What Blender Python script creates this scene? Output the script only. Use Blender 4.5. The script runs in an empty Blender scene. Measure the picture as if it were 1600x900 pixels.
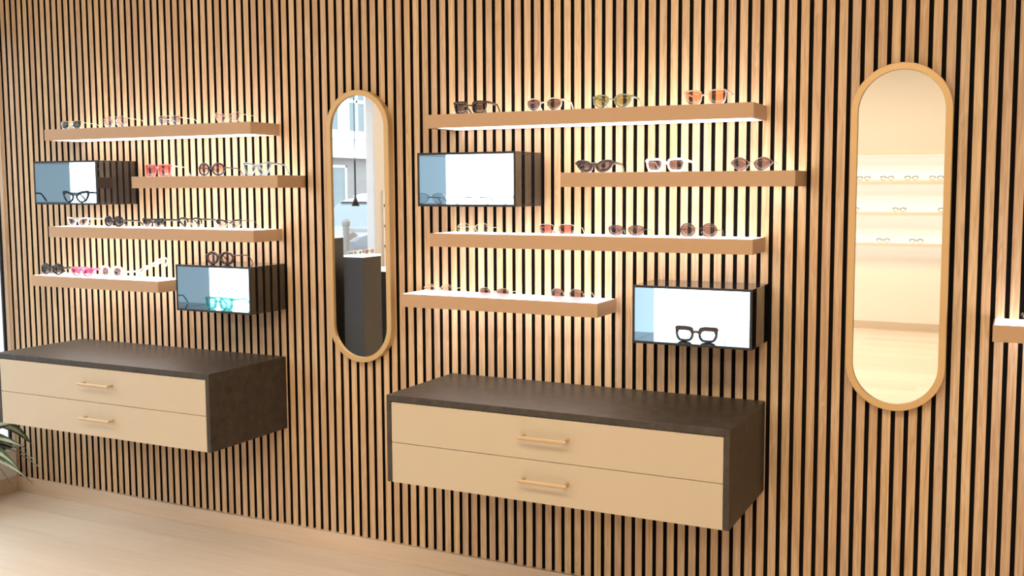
import bpy, bmesh, math, random
from mathutils import Vector, Matrix
random.seed(7)
S = bpy.context.scene
COL = S.collection
PI = math.pi

# ------------------------------------------------------------------ camera
CAM = (4.473076, -3.367227, 1.523681)
YAW, PITCH, ROLL, FOC = 0.4509466, -0.0863021, -0.0036317, 1577.007
def cam_axes():
    cy, sy, cp, sp = math.cos(YAW), math.sin(YAW), math.cos(PITCH), math.sin(PITCH)
    cr, sr = math.cos(ROLL), math.sin(ROLL)
    f = Vector((-sy * cp, cy * cp, sp)); r = Vector((cy, sy, 0)); u = r.cross(f)
    return cr * r + sr * u, -sr * r + cr * u, f
_r, _u, _f = cam_axes()
cd = bpy.data.cameras.new('camera')
cam = bpy.data.objects.new('camera', cd); COL.objects.link(cam)
cam.matrix_world = Matrix(((_r.x, _u.x, -_f.x, CAM[0]), (_r.y, _u.y, -_f.y, CAM[1]),
                           (_r.z, _u.z, -_f.z, CAM[2]), (0, 0, 0, 1)))
cd.sensor_width = 36.0; cd.lens = FOC / 1600 * 36
cd.shift_x = -34.118 / 1600; cd.shift_y = -21.842 / 1600
cd.clip_start = 0.05; cd.clip_end = 200
cd.dof.use_dof = True; cd.dof.focus_distance = 4.1; cd.dof.aperture_fstop = 7.0
S.camera = cam

# ------------------------------------------------------------------ world, lights, exposure
W = bpy.data.worlds.new('overcast_sky'); S.world = W; W.use_nodes = True
bg = W.node_tree.nodes['Background']
bg.inputs[0].default_value = (0.78, 0.89, 1.0, 1); bg.inputs[1].default_value = 4.6
S.view_settings.view_transform = 'Standard'; S.view_settings.look = 'None'
S.view_settings.gamma = 1.0; S.view_settings.use_curve_mapping = False
S.view_settings.exposure = 0.0
S.cycles.max_bounces = 10; S.cycles.transparent_max_bounces = 24
S.cycles.caustics_reflective = False; S.cycles.caustics_refractive = False

def area_light(name, loc, sx, sy, power, color, rot=(0, 0, 0)):
    l = bpy.data.lights.new(name, 'AREA'); l.shape = 'RECTANGLE'; l.size = sx; l.size_y = sy
    l.energy = power; l.color = color
    o = bpy.data.objects.new(name, l); o.location = loc; o.rotation_euler = rot
    COL.objects.link(o); return o
WARM = (1.0, 0.822, 0.595)
# ceiling lighting of the shop (all at the ceiling, facing down)
area_light('ceiling_lamp', (1.6, -2.6, 2.95), 2.6, 0.7, 38, WARM)
area_light('ceiling_lamp', (4.1, -2.6, 2.95), 2.0, 0.7, 66, WARM)
area_light('ceiling_lamp', (2.8, -5.7, 2.95), 4.2, 1.2, 128, WARM)

# ------------------------------------------------------------------ materials
def lin(c):
    return tuple(((v / 255) / 12.92 if v / 255 <= 0.04045 else ((v / 255 + 0.055) / 1.055) ** 2.4) for v in c)
def mat(name):
    m = bpy.data.materials.new(name); m.use_nodes = True
    nt = m.node_tree; nt.nodes.clear()
    o = nt.nodes.new('ShaderNodeOutputMaterial')
    return m, nt, o
def N(nt, t, **k):
    n = nt.nodes.new(t)
    for a, b in k.items():
        if a.startswith('i_'): n.inputs[int(a[2:])].default_value = b
        else: setattr(n, a, b)
    return n
def principled(name, color, rough=0.5, metal=0.0, ior=1.45, var=0.06, scale=30.0, coat=0.0, bump=0.0, spec=0.5):
    """procedural material: a base colour with slight noise variation"""
    m, nt, o = mat(name)
    b = N(nt, 'ShaderNodeBsdfPrincipled')
    tc = N(nt, 'ShaderNodeTexCoord'); nz = N(nt, 'ShaderNodeTexNoise'); nz.inputs['Scale'].default_value = scale
    nz.inputs['Detail'].default_value = 3
    nt.links.new(tc.outputs['Object'], nz.inputs['Vector'])
    mx = N(nt, 'ShaderNodeMix', data_type='RGBA')
    mx.inputs[6].default_value = (*[max(0, c * (1 - var)) for c in color], 1)
    mx.inputs[7].default_value = (*[min(1, c * (1 + var)) for c in color], 1)
    nt.links.new(nz.outputs['Fac'], mx.inputs[0]); nt.links.new(mx.outputs[2], b.inputs['Base Color'])
    b.inputs['Roughness'].default_value = rough; b.inputs['Metallic'].default_value = metal
    b.inputs['IOR'].default_value = ior; b.inputs['Coat Weight'].default_value = coat
    b.inputs['Specular IOR Level'].default_value = spec
    if bump:
        bp = N(nt, 'ShaderNodeBump'); bp.inputs['Strength'].default_value = bump; bp.inputs['Distance'].default_value = 0.002
        nt.links.new(nz.outputs['Fac'], bp.inputs['Height']); nt.links.new(bp.outputs['Normal'], b.inputs['Normal'])
    nt.links.new(b.outputs[0], o.inputs[0]); return m
def emission(name, color, strength):
    m, nt, o = mat(name)
    e = N(nt, 'ShaderNodeEmission'); e.inputs[0].default_value = (*color, 1); e.inputs[1].default_value = strength
    nt.links.new(e.outputs[0], o.inputs[0]); return m
def tinted(name, color, gloss=0.12, color2=None, diff=0.0, zspan=None):
    """thin tinted transparent material (lens, clear acetate); colour may run from top to bottom"""
    m, nt, o = mat(name)
    color = tuple(c ** 0.5 for c in color); color2 = color2 and tuple(c ** 0.5 for c in color2)   # light crosses two faces
    t = N(nt, 'ShaderNodeBsdfTransparent'); t.inputs[0].default_value = (*color, 1)
    g = N(nt, 'ShaderNodeBsdfGlossy'); g.inputs['Roughness'].default_value = 0.03
    lw = N(nt, 'ShaderNodeLayerWeight'); pw = N(nt, 'ShaderNodeMath', operation='POWER'); pw.inputs[1].default_value = 5.0
    nt.links.new(lw.outputs['Facing'], pw.inputs[0])
    fr = N(nt, 'ShaderNodeMath', operation='MULTIPLY_ADD'); fr.inputs[1].default_value = 0.9; fr.inputs[2].default_value = 0.04
    nt.links.new(pw.outputs[0], fr.inputs[0])
    if color2:
        tc = N(nt, 'ShaderNodeTexCoord'); sp = N(nt, 'ShaderNodeSeparateXYZ')
        nt.links.new(tc.outputs['Generated'], sp.inputs[0])
        cr = N(nt, 'ShaderNodeValToRGB')
        cr.color_ramp.elements[0].color = (*color2, 1); cr.color_ramp.elements[1].color = (*color, 1)
        cr.color_ramp.elements[0].position = 0.15; cr.color_ramp.elements[1].position = 0.85
        nt.links.new(sp.outputs['Z'], cr.inputs[0]); nt.links.new(cr.outputs[0], t.inputs[0])
    last = t.outputs[0]
    if diff > 0:
        d = N(nt, 'ShaderNodeBsdfDiffuse'); d.inputs[0].default_value = (*[c * c for c in color], 1)
        mm = N(nt, 'ShaderNodeMixShader'); mm.inputs[0].default_value = diff
        nt.links.new(last, mm.inputs[1]); nt.links.new(d.outputs[0], mm.inputs[2]); last = mm.outputs[0]
    mx = N(nt, 'ShaderNodeMixShader')
    ml = N(nt, 'ShaderNodeMath', operation='MULTIPLY'); ml.inputs[1].default_value = gloss / 0.08
    ml.use_clamp = True
    nt.links.new(fr.outputs[0], ml.inputs[0]); nt.links.new(ml.outputs[0], mx.inputs[0])
    nt.links.new(last, mx.inputs[1]); nt.links.new(g.outputs[0], mx.inputs[2])
    nt.links.new(mx.outputs[0], o.inputs[0]); return m

def oak_slats():
    m, nt, o = mat('oak_slats')
    b = N(nt, 'ShaderNodeBsdfPrincipled'); L = nt.links.new
    tc = N(nt, 'ShaderNodeTexCoord'); sp = N(nt, 'ShaderNodeSeparateXYZ'); L(tc.outputs['Object'], sp.inputs[0])
    dv = N(nt, 'ShaderNodeMath', operation='DIVIDE'); dv.inputs[1].default_value = 0.04; L(sp.outputs['X'], dv.inputs[0])
    fl = N(nt, 'ShaderNodeMath', operation='FLOOR'); L(dv.outputs[0], fl.inputs[0])
    wn = N(nt, 'ShaderNodeTexWhiteNoise', noise_dimensions='1D'); L(fl.outputs[0], wn.inputs['W'])
    # each slat gets its own stretch of grain
    mv = N(nt, 'ShaderNodeVectorMath', operation='MULTIPLY_ADD')
    mv.inputs[1].default_value = (30, 30, 31); L(wn.outputs['Color'], mv.inputs[0]); L(tc.outputs['Object'], mv.inputs[2])
    mp = N(nt, 'ShaderNodeMapping'); mp.inputs['Scale'].default_value = (170, 20, 4.5); mp.inputs['Rotation'].default_value = (0, 0.012, 0)
    L(mv.outputs[0], mp.inputs[0])
    n1 = N(nt, 'ShaderNodeTexNoise'); n1.inputs['Scale'].default_value = 1; n1.inputs['Detail'].default_value = 4; L(mp.outputs[0], n1.inputs['Vector'])
    mp2 = N(nt, 'ShaderNodeMapping'); mp2.inputs['Scale'].default_value = (46, 10, 3.2); L(mv.outputs[0], mp2.inputs[0])
    n2 = N(nt, 'ShaderNodeTexNoise'); n2.inputs['Scale'].default_value = 1; n2.inputs['Detail'].default_value = 2
    n2.inputs['Distortion'].default_value = 1.2; L(mp2.outputs[0], n2.inputs['Vector'])
    sn = N(nt, 'ShaderNodeMath', operation='MULTIPLY'); sn.inputs[1].default_value = 26; L(n2.outputs['Fac'], sn.inputs[0])
    si = N(nt, 'ShaderNodeMath', operation='SINE'); L(sn.outputs[0], si.inputs[0])
    a1 = N(nt, 'ShaderNodeMath', operation='MULTIPLY_ADD'); a1.inputs[1].default_value = 0.11; L(si.outputs[0], a1.inputs[0]); L(n1.outputs['Fac'], a1.inputs[2])
    cr = N(nt, 'ShaderNodeValToRGB'); e = cr.color_ramp.elements
    e[0].position = 0.28; e[0].color = (0.475, 0.305, 0.17, 1)
    e[1].position = 0.72; e[1].color = (0.65, 0.46, 0.285, 1)
    L(a1.outputs[0], cr.inputs[0])
    hs = N(nt, 'ShaderNodeHueSaturation')
    mr = N(nt, 'ShaderNodeMapRange'); mr.inputs[3].default_value = 0.91; mr.inputs[4].default_value = 1.08
    L(wn.outputs['Value'], mr.inputs[0]); L(mr.outputs[0], hs.inputs['Value'])
    s2 = N(nt, 'ShaderNodeSeparateXYZ'); L(wn.outputs['Color'], s2.inputs[0])
    mr2 = N(nt, 'ShaderNodeMapRange'); mr2.inputs[3].default_value = 0.495; mr2.inputs[4].default_value = 0.505
    L(s2.outputs['X'], mr2.inputs[0]); L(mr2.outputs[0], hs.inputs['Hue'])
    mr3 = N(nt, 'ShaderNodeMapRange'); mr3.inputs[3].default_value = 0.93; mr3.inputs[4].default_value = 1.06
    L(s2.outputs['Y'], mr3.inputs[0]); L(mr3.outputs[0], hs.inputs['Saturation'])
    L(cr.outputs[0], hs.inputs['Color']); L(hs.outputs[0], b.inputs['Base Color'])
    b.inputs['Roughness'].default_value = 0.55; b.inputs['Specular IOR Level'].default_value = 0.35
    bp = N(nt, 'ShaderNodeBump'); bp.inputs['Strength'].default_value = 0.15; bp.inputs['Distance'].default_value = 0.0006
    L(n1.outputs['Fac'], bp.inputs['Height']); L(bp.outputs[0], b.inputs['Normal'])
    L(b.outputs[0], o.inputs[0]); return m
def plank_wood(name, c1, c2, plank_w=0.19, plank_l=1.9, rough=0.32, seams=True):
    m, nt, o = mat(name); L = nt.links.new
    b = N(nt, 'ShaderNodeBsdfPrincipled')
    tc = N(nt, 'ShaderNodeTexCoord')
    br = N(nt, 'ShaderNodeTexBrick'); br.offset = 0.37
    br.inputs['Scale'].default_value = 1; br.inputs['Mortar Size'].default_value = 0.0006 if seams else 0
    br.inputs['Brick Width'].default_value = plank_l; br.inputs['Row Height'].default_value = plank_w
    br.inputs['Color1'].default_value = (0, 0, 0, 1); br.inputs['Color2'].default_value = (1, 1, 1, 1); br.inputs['Mortar'].default_value = (0.4, 0.4, 0.4, 1)
    L(tc.outputs['Object'], br.inputs['Vector'])
    mp = N(nt, 'ShaderNodeMapping'); mp.inputs['Scale'].default_value = (3.0, 60, 60)
    L(tc.outputs['Object'], mp.inputs[0])
    n1 = N(nt, 'ShaderNodeTexNoise'); n1.inputs['Scale'].default_value = 1; n1.inputs['Detail'].default_value = 5; L(mp.outputs[0], n1.inputs['Vector'])
    a = N(nt, 'ShaderNodeMath', operation='MULTIPLY_ADD'); a.inputs[1].default_value = 0.5; L(br.outputs['Color'], a.inputs[0]); L(n1.outputs['Fac'], a.inputs[2])
    cr = N(nt, 'ShaderNodeValToRGB'); cr.color_ramp.elements[0].position = 0.3; cr.color_ramp.elements[1].position = 1.0
    cr.color_ramp.elements[0].color = (*c1, 1); cr.color_ramp.elements[1].color = (*c2, 1)
    L(a.outputs[0], cr.inputs[0]); L(cr.outputs[0], b.inputs['Base Color'])
    b.inputs['Roughness'].default_value = rough
    L(b.outputs[0], o.inputs[0]); return m
def stone():
    m, nt, o = mat('dark_laminate'); L = nt.links.new
    b = N(nt, 'ShaderNodeBsdfPrincipled'); tc = N(nt, 'ShaderNodeTexCoord')
    n1 = N(nt, 'ShaderNodeTexNoise'); n1.inputs['Scale'].default_value = 22; n1.inputs['Detail'].default_value = 8; n1.inputs['Roughness'].default_value = 0.7
    L(tc.outputs['Object'], n1.inputs['Vector'])
    cr = N(nt, 'ShaderNodeValToRGB'); cr.color_ramp.elements[0].position = 0.35; cr.color_ramp.elements[1].position = 0.75
    cr.color_ramp.elements[0].color = (0.034, 0.027, 0.022, 1); cr.color_ramp.elements[1].color = (0.072, 0.060, 0.049, 1)
    L(n1.outputs['Fac'], cr.inputs[0]); L(cr.outputs[0], b.inputs['Base Color'])
    b.inputs['Roughness'].default_value = 0.42; b.inputs['IOR'].default_value = 1.38
    bp = N(nt, 'ShaderNodeBump'); bp.inputs['Strength'].default_value = 0.12; bp.inputs['Distance'].default_value = 0.001
    L(n1.outputs['Fac'], bp.inputs['Height']); L(bp.outputs[0], b.inputs['Normal'])
    L(b.outputs[0], o.inputs[0]); return m
def gloss_black():
    m, nt, o = mat('black_gloss_acrylic')
    b = N(nt, 'ShaderNodeBsdfPrincipled')
    tc = N(nt, 'ShaderNodeTexCoord'); nz = N(nt, 'ShaderNodeTexNoise'); nz.inputs['Scale'].default_value = 3
    nt.links.new(tc.outputs['Object'], nz.inputs['Vector'])
    mr = N(nt, 'ShaderNodeMapRange'); mr.inputs[3].default_value = 0.015; mr.inputs[4].default_value = 0.03
    nt.links.new(nz.outputs['Fac'], mr.inputs[0]); nt.links.new(mr.outputs[0], b.inputs['Roughness'])
    b.inputs['Base Color'].default_value = (0.012, 0.012, 0.013, 1)
    b.inputs['IOR'].default_value = 1.8
    nt.links.new(b.outputs[0], o.inputs[0]); return m
def mirror_mat():
    m, nt, o = mat('mirror_glass')
    g = N(nt, 'ShaderNodeBsdfGlossy'); g.inputs['Roughness'].default_value = 0.0
    g.inputs['Color'].default_value = (0.93, 0.94, 0.93, 1)
    nt.links.new(g.outputs[0], o.inputs[0]); return m

M = {}
M['oak'] = oak_slats()
M['felt'] = principled('black_felt_backing', (0.008, 0.007, 0.006), 0.95, var=0.2, spec=0.1)
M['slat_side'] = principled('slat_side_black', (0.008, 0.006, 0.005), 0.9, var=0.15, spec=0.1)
M['floor'] = plank_wood('pale_oak_floor', (0.61, 0.50, 0.39), (0.75, 0.64, 0.52), rough=0.3)
M['base'] = plank_wood('pale_oak_baseboard', (0.58, 0.44, 0.32), (0.68, 0.54, 0.41), plank_w=5.0, plank_l=9.0, rough=0.35, seams=False)
M['cream'] = principled('cream_wall_paint', (0.84, 0.78, 0.69), 0.8, var=0.01, scale=3)
M['white_wall'] = principled('white_wall_paint', (0.82, 0.80, 0.77), 0.8, var=0.01, scale=3)
M['pillar'] = principled('pale_pillar_paint', (0.66, 0.64, 0.64), 0.8, var=0.015, scale=4)
M['ceiling'] = principled('ceiling_paint', (0.80, 0.77, 0.72), 0.9, var=0.01)
M['tan'] = principled('caramel_lacquer', (0.49, 0.315, 0.185), 0.38, var=0.02, scale=8)
M['drawer'] = principled('beige_lacquer', (0.51, 0.428, 0.318), 0.42, var=0.012, scale=6)
M['brass'] = principled('brushed_brass', (0.56, 0.41, 0.25), 0.45, metal=0.3, var=0.05, scale=60)
M['stone'] = stone()
M['gloss'] = gloss_black()
M['mirror'] = mirror_mat()
M['trim_black'] = principled('matte_black_edge', (0.022, 0.020, 0.021), 0.6, var=0.05)
M['mirror_frame'] = principled('golden_lacquer_frame', (0.60, 0.40, 0.19), 0.34, metal=0.25, var=0.02, scale=8)
M['panel'] = emission('warm_light_panel', (1.0, 0.90, 0.87), 5.0)
M['cool_panel'] = emission('cool_light_panel', (0.54, 0.81, 1.0), 4.8)
M['black_frame'] = principled('black_window_frame', (0.012, 0.013, 0.016), 0.4, var=0.1)
M['glass'] = tinted('window_glass', (0.97, 0.985, 0.98), gloss=0.06)
M['plinth'] = principled('dark_brown_plinth', (0.034, 0.024, 0.016), 0.4, var=0.1)
M['lamp_black'] = principled('black_lamp_metal', (0.02, 0.018, 0.016), 0.45, var=0.1)

# ------------------------------------------------------------------ mesh helpers
def finish(name, bm, mats, parent=None, smooth=False):
    me = bpy.data.meshes.new(name); bm.normal_update(); bm.to_mesh(me); bm.free()
    if not isinstance(mats, (list, tuple)): mats = [mats]
    for m in mats: me.materials.append(m)
    if smooth:
        for p in me.polygons: p.use_smooth = True
    o = bpy.data.objects.new(name, me); COL.objects.link(o)
    if parent: o.parent = parent
    return o
def box(bm, x0, x1, y0, y1, z0, z1, bevel=0.0, mi=0, seg=2):
    r = bmesh.ops.create_cube(bm, size=1.0)
    vs = r['verts']
    for v in vs:
        v.co = Vector(((x0 + x1) / 2 + v.co.x * (x1 - x0), (y0 + y1) / 2 + v.co.y * (y1 - y0), (z0 + z1) / 2 + v.co.z * (z1 - z0)))
    fs = set(f for v in vs for f in v.link_faces)
    for f in fs: f.material_index = mi
    if bevel > 0:
        es = set(e for v in vs for e in v.link_edges)
        bmesh.ops.bevel(bm, geom=list(es), offset=bevel, segments=seg, affect='EDGES', profile=0.5)
    return bm
def thing(name, label, cat, loc=(0, 0, 0), rot=(0, 0, 0), group=None):
    o = bpy.data.objects.new(name, None); COL.objects.link(o)
    o.empty_display_size = 0.05
    o.location = loc; o.rotation_euler = rot
    o['label'] = label; o['category'] = cat
    if group: o['group'] = group
    return o
def tag(o, label, cat, group=None):
    o['label'] = label; o['category'] = cat
    if group: o['group'] = group
    return o
def struct(name, bm, m):
    o = finish(name, bm, m); o['kind'] = 'structure'; return o
def sweep(bm, pts, rx, ry=None, n=8, side=Vector((1, 0, 0)), mi=0, taper=None):
    """tube/bar of elliptical section along pts; 'side' gives the direction of rx"""
    ry = ry or rx; rings = []
    for i, p in enumerate(pts):
        p = Vector(p)
        t = (Vector(pts[min(i + 1, len(pts) - 1)]) - Vector(pts[max(i - 1, 0)])).normalized()
        a = side - t * side.dot(t)
        if a.length < 1e-4: a = Vector((0, 0, 1)) - t * t.z
        a.normalize(); b = t.cross(a).normalized()
        s = taper[i] if taper else 1.0
        rings.append([bm.verts.new(p + a * math.cos(2 * PI * k / n) * rx * s + b * math.sin(2 * PI * k / n) * ry * s) for k in range(n)])
    for i in range(len(rings) - 1):
        for k in range(n):
            f = bm.faces.new((rings[i][k], rings[i][(k + 1) % n], rings[i + 1][(k + 1) % n], rings[i + 1][k])); f.material_index = mi
    f = bm.faces.new(rings[0][::-1]); f.material_index = mi
    f = bm.faces.new(rings[-1]); f.material_index = mi
    return bm
def lathe(bm, prof, n=24, cx=0, cy=0, mi=0):
    rings = []
    for r, z in prof:
        rings.append([bm.verts.new((cx + r * math.cos(2 * PI * k / n), cy + r * math.sin(2 * PI * k / n), z)) for k in range(n)])
    for i in range(len(rings) - 1):
        for k in range(n):
            f = bm.faces.new((rings[i][k], rings[i][(k + 1) % n], rings[i + 1][(k + 1) % n], rings[i + 1][k])); f.material_index = mi
    if prof[0][0] > 1e-5: bm.faces.new(rings[0][::-1]).material_index = mi
    if prof[-1][0] > 1e-5: bm.faces.new(rings[-1]).material_index = mi
    return bm

# ------------------------------------------------------------------ room shell
X0, X1, Y1, ZC = -0.0735, 8.0, -7.9, 3.0
bm = bmesh.new()
i = -2
while i * 0.04 + 0.0065 < X1:
    a, b = i * 0.04 + 0.0070, i * 0.04 + 0.0330
    if b > X0 + 0.001:
        a = max(a, X0)
        box(bm, a, min(b, X1), 0.0, 0.012, 0.075, ZC)
    i += 1
bm.normal_update()
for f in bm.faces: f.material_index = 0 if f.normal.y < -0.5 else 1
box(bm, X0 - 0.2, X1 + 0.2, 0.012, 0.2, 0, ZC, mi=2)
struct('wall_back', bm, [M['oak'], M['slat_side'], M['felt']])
bm = bmesh.new(); box(bm, X0 - 0.2, X1 + 0.2, Y1 - 0.2, 0.2, -0.2, 0.0); struct('floor', bm, M['floor'])
bm = bmesh.new(); box(bm, X0 - 0.2, X1 + 0.2, Y1 - 0.2, 0.2, ZC, ZC + 0.2); struct('ceiling', bm, M['ceiling'])
M['brown_wall'] = principled('unseen_wall_low_bounce', (0.13, 0.085, 0.05), 0.6, var=0.1)  # unseen wall, colour made dark to cut bounce light on shelf ends
bm = bmesh.new(); box(bm, X1, X1 + 0.2, Y1, 0.012, 0, ZC); struct('wall_right', bm, M['brown_wall'])
bm = bmesh.new(); box(bm, X0 - 0.2, X1 + 0.2, Y1 - 0.2, Y1, 0, ZC); struct('wall_front', bm, M['cream'])
# window wall: sill wall, corner strip, pillar, header
WT, SILL, HEAD = 0.22, 0.22, 2.32
bm = bmesh.new()
box(bm, X0 - WT, X0, -3.238, 0.012, 0, SILL - 0.012)
box(bm, X0 - WT, X0, -0.015, 0.012, SILL - 0.012, HEAD)
box(bm, X0 - WT, X0, Y1, 0.012, HEAD, ZC)
box(bm, X0 - WT, X0, Y1, -3.55, 0, SILL - 0.012)
box(bm, X0 - WT, X0, Y1, -6.6, SILL - 0.012, HEAD)
struct('wall_left', bm, M['white_wall'])
bm = bmesh.new(); box(bm, X0 - 0.08, X0, -3.55, -3.238, 0, ZC, bevel=0.004); struct('trim_1', bm, M['pillar'])
bm = bmesh.new()
box(bm, X0 - WT, X0 + 0.012, -3.238, -0.002, SILL - 0.012, SILL, bevel=0.003)
box(bm, X0 - WT, X0 + 0.012, -6.6, -3.55, SILL - 0.012, SILL, bevel=0.003)
struct('trim_2', bm, M['white_wall'])
def window(name, ya, yb):
    bm = bmesh.new(); x0, x1 = X0 - 0.014, X0 - 0.002; w = 0.045
    box(bm, x0, x1, yb, ya, SILL, SILL + 0.04, bevel=0.002)
    box(bm, x0, x1, yb, ya, HEAD - w, HEAD, bevel=0.002)
    box(bm, x0, x1, ya - 0.014, ya, SILL + 0.04, HEAD - w, bevel=0.002)
    fr = struct(name, bm, M['black_frame'])
    bm = bmesh.new(); box(bm, X0 - 0.012, X0 - 0.005, yb, ya - 0.013, SILL + 0.038, HEAD - w + 0.002)
    finish('pane', bm, M['glass'], fr)
window('window_1', -0.015, -3.238)
window('window_2', -3.55, -6.6)
bm = bmesh.new(); box(bm, X0 + 0.012, X1, -0.012, 0.012, 0, 0.075, bevel=0.0015); struct('baseboard_back', bm, M['base'])
bm = bmesh.new(); box(bm, X0, X0 + 0.012, -3.238, 0.0, 0, 0.075, bevel=0.0015); struct('baseboard_left', bm, M['base'])
M['base_far'] = principled('far_baseboard_paint', (0.62, 0.50, 0.37), 0.6, var=0.02)
bm = bmesh.new(); box(bm, X0, X1, Y1, Y1 + 0.012, 0, 0.08, bevel=0.0015); struct('baseboard_front', bm, M['base_far'])

# ------------------------------------------------------------------ luminous wall shelves
SD, ST = 0.1746, 0.0493
def shelf_parts(t, w, d=SD, h=ST, inl=0.035, inr=0.01):
    # body: caramel tray frame, open in the middle for the two light panels. origin at left/back/top
    bm = bmesh.new(); e = 0.004
    box(bm, 0, w, -d, -d + e, -h, 0, bevel=0.0008)
    box(bm, 0, e, -d + e, 0, -h, 0, bevel=0.0008)
    box(bm, w - e, w, -d + e, 0, -h, 0, bevel=0.0008)
    box(bm, e, w - e, -0.01, 0, -h + 0.003, -0.003)
    # underside sheet round the lower panel
    box(bm, e, inl, -d + e, -0.01, -h, -h + 0.003)
    box(bm, w - inr, w - e, -d + e, -0.01, -h, -h + 0.003)
    finish('shelf_body', bm, M['tan'], t)
    bm = bmesh.new(); box(bm, e, w - e, -d + e, -0.0002, -0.006, -0.0012)
    o = finish('light_panel', bm, M['panel'], t); o['label'] = 'white glowing top panel'
    bm = bmesh.new(); box(bm, inl, w - inr, -d + e, -0.010, -h + 0.0006, -h + 0.006)
    o = finish('light_panel', bm, M['panel'], t); o['label'] = 'white glowing panel on the underside'
SH = [
 ('display_shelf', 0.459, 1.789, 1.203, 'long caramel shelf, topmost of the left group, above the black box', 'left'),
 ('display_shelf', 0.993, 1.573, 0.800, 'short caramel shelf beside the upper left black box, holding red sunglasses', 'left'),
 ('display_shelf', 0.460, 1.351, 1.203, 'long caramel shelf of the left group holding white, black and browline frames', 'left'),
 ('display_shelf', 0.3265, 1.122, 0.800, 'short caramel shelf of the left group with pink sunglasses on it', 'left'),
 ('display_shelf', 2.496, 1.787, 1.203, 'long caramel shelf, topmost of the middle group, holding four sunglasses', 'middle'),
 ('display_shelf', 3.032, 1.5715, 0.800, 'short caramel shelf of the middle group with white sunglasses in its centre', 'middle'),
 ('display_shelf', 2.499, 1.3537, 1.203, 'long caramel shelf of the middle group holding thin metal frames', 'middle'),
 ('display_shelf', 2.3663, 1.123, 0.803, 'short caramel shelf between left mirror and lower right black box', 'middle'),
 ('display_shelf', 4.4055, 1.1195, 0.800, 'caramel shelf cut by the right edge of the photo, right of the mirror', 'right')]
for nm, x, z, w, lab, g in SH:
    t = thing(nm, lab, 'shelf', (x, 0, z), group='luminous shelves on the slatted wall, %s group' % g)
    shelf_parts(t, w)

# ------------------------------------------------------------------ black display boxes
BW, BD, BH, BT = 0.4008, 0.2198, 0.1937, 0.008
def display_box(x, ztop, panel_y, label):
    t = thing('display_box', label, 'display box', (x, 0, ztop), group='black open-fronted light boxes')
    bm = bmesh.new()
    box(bm, 0, BW, -BD, 0, -BT, 0, bevel=0.0006)
    box(bm, 0, BW, -BD, 0, -BH, -BH + BT, bevel=0.0006)
    box(bm, 0, BT, -BD, 0, -BH + BT, -BT, bevel=0.0006)
    box(bm, BW - BT, BW, -BD, 0, -BH + BT, -BT, bevel=0.0006)
    box(bm, BT, BW - BT, -0.008, 0, -BH + BT, -BT)
    finish('casing', bm, M['gloss'], t)
    bm = bmesh.new(); box(bm, BT + .0005, BW - BT - .0005, panel_y, -0.009, -BH + BT + .0005, -BT - .0005)
    o = finish('light_panel', bm, M['cool_panel'], t); o['label'] = 'glowing white back panel'
    bm = bmesh.new(); y0, y1 = -BD - 0.0015, -BD
    box(bm, 0, BW, y0, y1, -BT, 0); box(bm, 0, BW, y0, y1, -BH, -BH + BT)
    box(bm, 0, BT, y0, y1, -BH + BT, -BT); box(bm, BW - BT, BW, y0, y1, -BH + BT, -BT)
    finish('front_trim', bm, M['trim_black'], t)
    return t
display_box(0.4353, 1.6455, -0.034, 'black gloss display box at far left, holding black cat-eye glasses')
display_box(1.2786, 1.2047, -0.036, 'black gloss display box with turquoise glasses inside and brown ones on top')
display_box(2.4793, 1.6471, -0.032, 'black gloss display box right of the left mirror, with rimless glasses inside')
display_box(3.3137, 1.1977, -0.026, 'black gloss display box holding dark plum browline glasses, above the middle cabinet')

# ------------------------------------------------------------------ floating drawer cabinets
CW, CH, CDp = 1.2245, 0.3098, 0.4538
def cabinet(x, ztop, label, hx):
    t = thing('drawer_cabinet', label, 'cabinet', (x, 0, ztop), group='floating two-drawer cabinets')
    bm = bmesh.new(); tp, ts = 0.022, 0.018
    box(bm, 0, CW, -CDp, 0, -tp, 0, bevel=0.0012)
    box(bm, 0, ts, -CDp, 0, -CH, -tp, bevel=0.0012)
    box(bm, CW - ts, CW, -CDp, 0, -CH, -tp, bevel=0.0012)
    box(bm, ts, CW - ts, -0.012, 0, -CH + 0.004, -tp)
    box(bm, ts, CW - ts, -CDp + 0.03, -0.012, -CH + 0.012, -CH + 0.026)
    finish('body', bm, M['stone'], t)
    H = (CH - tp - 0.003 - 0.002) / 2
    for k in range(2):
        z1 = -tp - 0.003 - k * (H + 0.002); z0 = z1 - H
        bm = bmesh.new()
        box(bm, ts + 0.002, CW - ts - 0.002, -CDp + 0.001, -CDp + 0.019, z0, z1, bevel=0.0008)
        box(bm, ts + 0.02, CW - ts - 0.02, -CDp + 0.019, -0.05, z0 + 0.025, z1 - 0.02)
        d = finish('drawer', bm, M['drawer'], t)
        bm = bmesh.new(); hz = ztop_h[k] - ztop; yb = -CDp - 0.031
        sweep(bm, [(hx, yb, hz), (hx + 0.005, yb, hz), (hx + 0.17, yb, hz), (hx + 0.175, yb, hz)], 0.0035, 0.0062, n=10, side=Vector((0, 1, 0)), taper=[0.8, 1, 1, 0.8])
        for px in (hx + 0.009, hx + 0.166):
            sweep(bm, [(px, yb + 0.001, hz), (px, -CDp + 0.0035, hz), (px, -CDp + 0.003, hz), (px, -CDp + 0.0005, hz)], 0.0045, 0.0045, n=12, side=Vector((1, 0, 0)), taper=[1, 1, 1.7, 1.7])
        finish('handle', bm, M['brass'], d, smooth=False)
ztop_h = (0.7105, 0.566)
cabinet(2.4857, 0.7994, 'beige two-drawer cabinet with dark top, under the middle shelf group', 0.528)
ztop_h = (0.7185, 0.574)
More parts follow.
